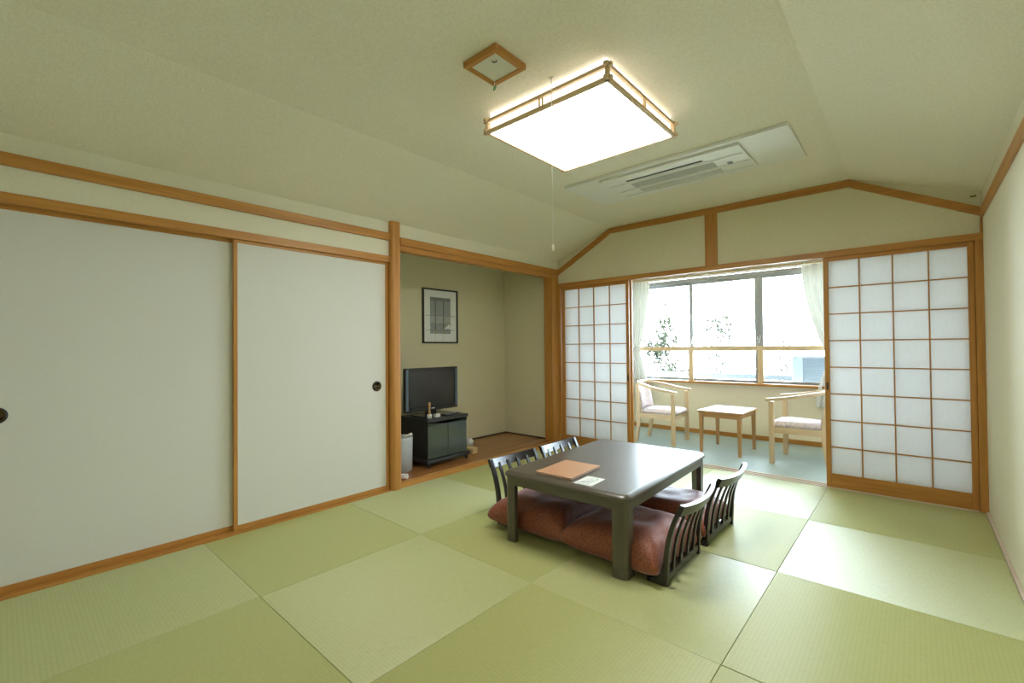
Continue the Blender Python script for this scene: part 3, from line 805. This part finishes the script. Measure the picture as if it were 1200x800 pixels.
for x in (-0.405, -0.010):
    for y in (-0.248, 0.248):
        cs = lathe('caster', [(0.013, -0.013), (0.022, -0.011), (0.023, -0.004), (0.018, -0.002), (0.018, 0.002), (0.023, 0.004), (0.022, 0.011), (0.013, 0.013)], 'matt_black', t, 16, (0, 0, 0), 'x')
        cs.location = (x+0.012, y, 0.0235); cs.rotation_euler = (0, 0, 0.9)
        
# television
t = thing('television', 'flat black television with speaker sides coloured with a blue reflection on the black cabinet', 'television', (-0.400, -1.640, SZ+0.4585), 0.0)
box('stand_foot', (-0.090, 0.115, -0.190, 0.190, 0.0, 0.013), 'black', t, 0.005, 2)
box('stand_neck', (-0.035, 0.0, -0.060, 0.060, 0.013, 0.090), 'black', t, 0.004)
box('back_shell', (-0.075, -0.020, -0.300, 0.300, 0.075, 0.450), 'matt_black', t, 0.02, 2)
bz = 0.050
bd = boxes('bezel', [(-0.020, 0.020, -0.330, 0.330, bz, bz+0.046), (-0.020, 0.020, -0.330, 0.330, bz+0.400, bz+0.428),
                     (-0.020, 0.020, -0.330, -0.290, bz+0.046, bz+0.400), (-0.020, 0.020, 0.290, 0.330, bz+0.046, bz+0.400)], 'black', t, 0.003)
box('speaker_strip', (0.0202, 0.0225, -0.326, -0.296, bz+0.02, bz+0.415), 'tv_side', t, 0.001)
box('speaker_strip', (0.0202, 0.0225, 0.296, 0.326, bz+0.02, bz+0.415), 'tv_side', t, 0.001)
box('screen', (-0.019, 0.012, -0.2895, 0.2895, bz+0.0465, bz+0.3995), 'screen', t, 0)
box('logo_mark', (0.0201, 0.0208, -0.022, 0.022, bz+0.018, bz+0.026), 'alu_light', t, 0)
for k in range(4): box('button', (0.0201, 0.0212, 0.16+0.03*k, 0.175+0.03*k, bz+0.018, bz+0.026), 'matt_black', t, 0)

CT = SZ+0.4588
t = thing('wooden_bell', 'small white cup holding a wooden stick on the black cabinet', 'bell', (-0.235, -1.800, CT))
lathe('cup', [(0.020, 0.0), (0.024, 0.004), (0.025, 0.034), (0.022, 0.038), (0.012, 0.039)], 'white_plastic', t, 18)
lathe('stick', [(0.011, 0.039), (0.012, 0.055), (0.008, 0.075), (0.009, 0.105), (0.012, 0.135), (0.010, 0.150), (0.004, 0.153)], 'oak_z', t, 14)
t = thing('small_white_box', 'little white box at the foot of the television', 'box', (-0.245, -1.700, CT), 0.1)
box('carton', (-0.018, 0.018, -0.032, 0.032, 0, 0.026), 'white_plastic', t, 0.003)
box('lid', (-0.0185, 0.0185, -0.0325, 0.0325, 0.0262, 0.031), 'white_plastic', t, 0.001)
t = thing('remote_control', 'black remote control lying on the cabinet by the television', 'remote', (-0.238, -1.520, CT), 0.12)
box('body', (-0.024, 0.024, -0.095, 0.095, 0, 0.020), 'matt_black', t, 0.005, 2)
for k in range(5):
    for q in (-1, 0, 1): box('button', (q*0.013-0.004, q*0.013+0.004, -0.075+0.03*k, -0.063+0.03*k, 0.0202, 0.0218), 'grille', t, 0)

# bin, partly behind the post
t = thing('waste_bin', 'pale grey oval waste bin tucked beside the alcove post', 'bin', (-0.320, -2.080, SZ))
prof = [(0.100, 0.001), (0.112, 0.004), (0.117, 0.305), (0.117, 0.316), (0.110, 0.316), (0.109, 0.300), (0.105, 0.012), (0.090, 0.010)]
lathe('body', prof, 'bin', t, 36, (0, 0, 0), 'z', 0.88, 1.08)
bm = bmesh.new()
add_tube(bm, spline([(0.02, 0.02, 0.290), (0.05, 0.04, 0.315), (0.08, 0.06, 0.338), (0.060, 0.085, 0.332), (0.03, 0.05, 0.305)], 5), 0.012, 8)
link('bag_knot', mesh_of(bm), 'white_bag', t, True)
t = thing('cable_coil', 'small coil of white cable on the alcove floor by the post', 'cable', (-0.082, -2.196, SZ))
bm = bmesh.new()
pth = [((0.026+0.0016*math.sin(k*0.7))*math.cos(k*0.5), (0.032+0.002*math.cos(k*0.4))*math.sin(k*0.5), 0.0045+0.0009*k) for k in range(40)]
add_tube(bm, pth, 0.0042, 6); link('cable', mesh_of(bm), 'white_bag', t, True)
lathe('plug', [(0.008, 0.0), (0.010, 0.004), (0.010, 0.022), (0.006, 0.026)], 'white_bag', t, 12, (0.0, 0.0, 0.0))
# little box with white bag right of the cabinet
t = thing('tan_box', 'small tan box on the alcove floor beside the cabinet', 'box', (-0.330, -1.175, SZ), 0.2)
box('carton', (-0.060, 0.060, -0.045, 0.045, 0, 0.055), 'box_tan', t, 0.002)
box('lid', (-0.0615, 0.0615, -0.0465, 0.0465, 0.0552, 0.064), 'box_tan', t, 0.002)
bm = bmesh.new()
bmesh.ops.create_icosphere(bm, subdivisions=3, radius=1.0)
for v in bm.verts:
    k = 1+0.35*noise.noise(v.co*2.3)+0.12*noise.noise(v.co*6)
    v.co = Vector((v.co.x*0.050*k, v.co.y*0.042*k, max(-0.9, v.co.z)*0.060*k + 0.050))
zmin = min(v.co.z for v in bm.verts)
for v in bm.verts: v.co.z -= zmin
o = link('plastic_bag', mesh_of(bm), 'white_bag', None, True); o.location = (-0.510, -1.030, SZ+0.001)
tag(o, 'crumpled white plastic bag on the alcove floor behind the tan box', 'bag')

# ================================================================== CEILING THINGS
LX, LY = (1.458, 2.225), (-2.700, -1.945)
t = thing('ceiling_lamp', 'large square lit ceiling lamp with a jointed wooden frame', 'lamp', ((LX[0]+LX[1])/2, (LY[0]+LY[1])/2, 2.390))
hx, hy = (LX[1]-LX[0])/2, (LY[1]-LY[0])/2
box('diffuser', (-hx+0.012, hx-0.012, -hy+0.012, hy-0.012, 0.002, 0.006), 'lamp', t, 0.001)
for s in (-1, 1):
    box('side_diffuser', (s*(hx-0.014)-0.002, s*(hx-0.014)+0.002, -hy+0.012, hy-0.012, 0.0062, 0.1145), 'lamp_side', t, 0)
    box('side_diffuser', (-hx+0.017, hx-0.017, s*(hy-0.014)-0.002, s*(hy-0.014)+0.002, 0.0062, 0.1145), 'lamp_side', t, 0)
box('mounting_plate', (-hx+0.06, hx-0.06, -hy+0.06, hy-0.06, 0.1005, 0.1145), 'white_plastic', t, 0)
e = 0.024
for z, h in ((-0.004, 0.020), (0.060, 0.017)):
    for s in (-1, 1):
        box('frame_rail', (-hx-e, hx+e, s*hy-0.009, s*hy+0.009, z, z+h), 'lampwood', t, 0.001)
        box('frame_rail', (s*hx-0.009, s*hx+0.009, -hy-e, hy+e, z+0.002, z+h+0.002), 'lampwood', t, 0.001)
for s in (-1, 1):
    for q in (-1, 1):
        box('corner_post', (s*hx-0.009, s*hx+0.009, q*hy-0.009, q*hy+0.009, -0.004, 0.086), 'lampwood', t, 0.001)
    for d in (-0.010, 0.010):
        box('middle_post', (d-0.004, d+0.004, s*hy-0.004, s*hy+0.004, 0.016, 0.062), 'lampwood', t, 0)
        box('middle_post', (s*hx-0.004, s*hx+0.004, d-0.004, d+0.004, 0.018, 0.064), 'lampwood', t, 0)
t = thing('pull_cord', 'long cream pull cord hanging beside the lit ceiling lamp', 'cord', (1.934, -2.735, 0))
tube('cord', [(0, 0, 2.503), (0, 0, 2.2), (0, 0, 1.675)], 0.0020, 'string', t, 6)
lathe('cord_end', [(0.002, 1.648), (0.005, 1.650), (0.0055, 1.672), (0.002, 1.678)], 'string', t, 12)
box('cord_hook', (-0.012, 0.012, -0.004, 0.004, 2.496, 2.5045), 'string', t, 0.001)

# small framed ceiling light hatch
t = thing('ceiling_night_light', 'small square wood-framed ceiling fitting with a green tag', 'ceiling fitting', (1.806, -3.004, 2.476))
q = 0.104
for s in (-1, 1):
    box('frame_rail', (-q, q, s*(q-0.013)-0.013, s*(q-0.013)+0.013, 0, 0.0285), 'wood_x', t, 0.002)
    box('frame_rail', (s*(q-0.013)-0.013, s*(q-0.013)+0.013, -q+0.0262, q-0.0262, 0.0005, 0.0285), 'wood_y', t, 0.002)
box('frosted_panel', (-q+0.026, q-0.026, -q+0.026, q-0.026, 0.006, 0.028), 'frosted', t, 0)
bm = bmesh.new()
add_tube(bm, [(0.035+0.010*math.cos(a*math.pi/10), -0.040+0.010*math.sin(a*math.pi/10), 0.004) for a in range(13)], 0.0022, 6)
link('black_clip', mesh_of(bm), 'black', t, True)
tube('tag_string', [(-0.060, 0.062, 0.004), (-0.066, 0.068, -0.01), (-0.068, 0.070, -0.022)], 0.0012, 'string', t, 6)
bm = bmesh.new()
add_tube(bm, [(-0.068+0.007*math.cos(k*math.pi/8), 0.070+0.004*math.sin(k*math.pi/8), -0.034+0.011*math.sin(k*math.pi/8)) for k in range(17)], 0.0025, 6)
link('green_tag', mesh_of(bm), 'green', t, True)

# ceiling air conditioner
t = thing('ceiling_air_conditioner', 'long white air conditioner panel set in the flat ceiling', 'air conditioner', (1.905, -1.110, 2.480))
box('cover_panel', (-0.805, 0.805, -0.320, 0.320, 0.012, 0.0245), 'white_plastic', t, 0.003, 2)
box('fascia', (-0.515, 0.515, -0.255, 0.235, -0.006, 0.0118), 'white_plastic', t, 0.004, 2)
box('front_lip', (-0.800, 0.800, -0.318, -0.285, 0.004, 0.0118), 'white_plastic', t, 0.003, 2)
fz = -0.0062
box('outlet_slot', (-0.330, 0.250, -0.166, -0.142, fz-0.001, fz), 'slot', t, 0)
bl = box('louver_blade', (-0.335, 0.255, -0.1415, -0.130, fz-0.006, fz-0.0001), 'white_plastic', t, 0.001)
for y0, y1 in ((-0.115, -0.090), (0.040, 0.060), (0.165, 0.190)): box('moulding_rib', (-0.500, 0.500, y0, y1, fz-0.005, fz-0.0001), 'white_plastic', t, 0.002)
for k in range(9):
    y = -0.078+0.012*k
    box('grille_bar', (-0.330, 0.300, y, y+0.007, fz-0.003, fz-0.0001), 'grille', t, 0)
box('grille_backing', (-0.335, 0.305, 0.075, 0.150, fz-0.0006, fz-0.0001), 'grille', t, 0)
box('display', (0.370, 0.405, -0.010, 0.035, fz-0.002, fz-0.0001), 'print_line', t, 0.001)
# little olive plate high in the corner
t = thing('corner_plate', 'tiny olive plate near the ceiling above the gable trim corner', 'plate', (3.578, 0.006, 2.205))
box('plate', (-0.018, 0.014, -0.006, 0.0095, 0.0, 0.010), 'olive', t, 0.001)
box('plate_lip', (-0.014, 0.010, -0.010, -0.0062, 0.001, 0.006), 'olive', t, 0)

# ================================================================== OUTSIDE
struct(box('floor_balcony', (-2.0, 6.0, 1.861, 3.10, -0.25, -0.05), 'concrete', bev=0), 'concrete balcony floor outside the window', 'floor')
gr = box('ground_outside', (-60, 60, 3.2, 130, -6.2, -6.0), 'ground', bev=0)
struct(gr, 'pale open ground outside beyond the balcony', 'ground')
t = thing('balcony_railing', 'blue-grey metal balcony railing outside the veranda window', 'railing', (0, 0, -0.05))
box('top_rail', (-2.0, 6.0, 2.96, 3.02, 0.715, 0.790), 'rail_metal', t, 0.006)
box('bottom_rail', (-2.0, 6.0, 2.975, 3.005, 0.10, 0.14), 'rail_metal', t)
for k in range(9): box('post', (-1.95+0.98*k, -1.91+0.98*k, 2.97, 3.01, 0.0, 0.714), 'rail_metal', t)
t = thing('outdoor_unit', 'pale blue-grey outdoor air conditioning unit with louvres on the balcony', 'outdoor unit', (2.056, 2.30, -0.05))
box('casing', (0.0, 0.90, 0.020, 0.34, 0.06, 1.080), 'unit_side', t, 0.006, 2)
box('corner_panel', (0.0, 0.118, 0.0, 0.0195, 0.06, 1.080), 'unit_side', t, 0.003)
box('top_band', (0.119, 0.90, 0.004, 0.0195, 1.050, 1.080), 'unit_side', t, 0.002)
for k in range(30): box('louvre', (0.119, 0.90, 0.006, 0.0195, 0.075+0.0325*k, 0.097+0.0325*k), 'unit', t, 0)
for x in (0.10, 0.75): box('foot', (x, x+0.06, 0.03, 0.33, 0.0, 0.0598), 'unit_side', t)

def tree(label, loc, height, spread, nleaf, seed, lsize):
    rnd = random.Random(seed)
    c = thing('garden_tree', label, 'tree', loc, 0, 'trees outside the window')
    bm = bmesh.new()
    add_tube(bm, spline([(0, 0, 0), (0.1, 0.05, height*0.4), (-0.05, 0, height*0.75), (0.05, 0, height*0.9)], 4), 0.018, 7, True, None)
    tips = []
    for k in range(26):
        z = height*rnd.uniform(0.35, 0.98); a = rnd.uniform(0, 6.28)
        L = spread*rnd.uniform(0.4, 1.0)*(1.15-z/height*0.7)
        p = (math.cos(a)*L, math.sin(a)*L, z+L*0.45)
        add_tube(bm, [(0, 0, z), (p[0]*0.5, p[1]*0.5, z+L*0.32), p], 0.004, 4)
        tips.append((p, z, L))
    link('trunk', mesh_of(bm), 'bark', c, True)
    V, F = [], []
    for _ in range(nleaf):
        p, z, L = rnd.choice(tips); f = rnd.uniform(0.25, 1.1)
        o_ = Vector((p[0]*f, p[1]*f, z+L*0.45*f)) + Vector((rnd.gauss(0, 0.12), rnd.gauss(0, 0.12), rnd.gauss(0, 0.14)))
        a = Vector((rnd.gauss(0, 1), rnd.gauss(0, 1), rnd.gauss(0, 1))).normalized()
        b_ = a.orthogonal().normalized()
        s = lsize*rnd.uniform(0.6, 1.3); i0 = len(V)
        V += [o_-a*s, o_+b_*s*0.6, o_+a*s, o_-b_*s*0.6]; F.append((i0, i0+1, i0+2, i0+3))
    me = bpy.data.meshes.new('foliage'); me.from_pydata([tuple(v) for v in V], [], F)
    fo = link('foliage', me, 'leaf', c); fo['kind'] = 'stuff'
    return c
tree('sparse bright tree outside the window, behind the curtain-side pane', (-1.95, 7.5, -6.0), 8.0, 1.0, 1700, 3, 0.062)
tree('sparse bright tree outside the window, behind the middle pane', (-0.95, 9.0, -6.0), 8.0, 1.1, 600, 5, 0.062)
tree('low sparse tree outside the window, behind the outdoor unit', (0.55, 9.2, -6.0), 7.2, 0.9, 160, 9, 0.062)
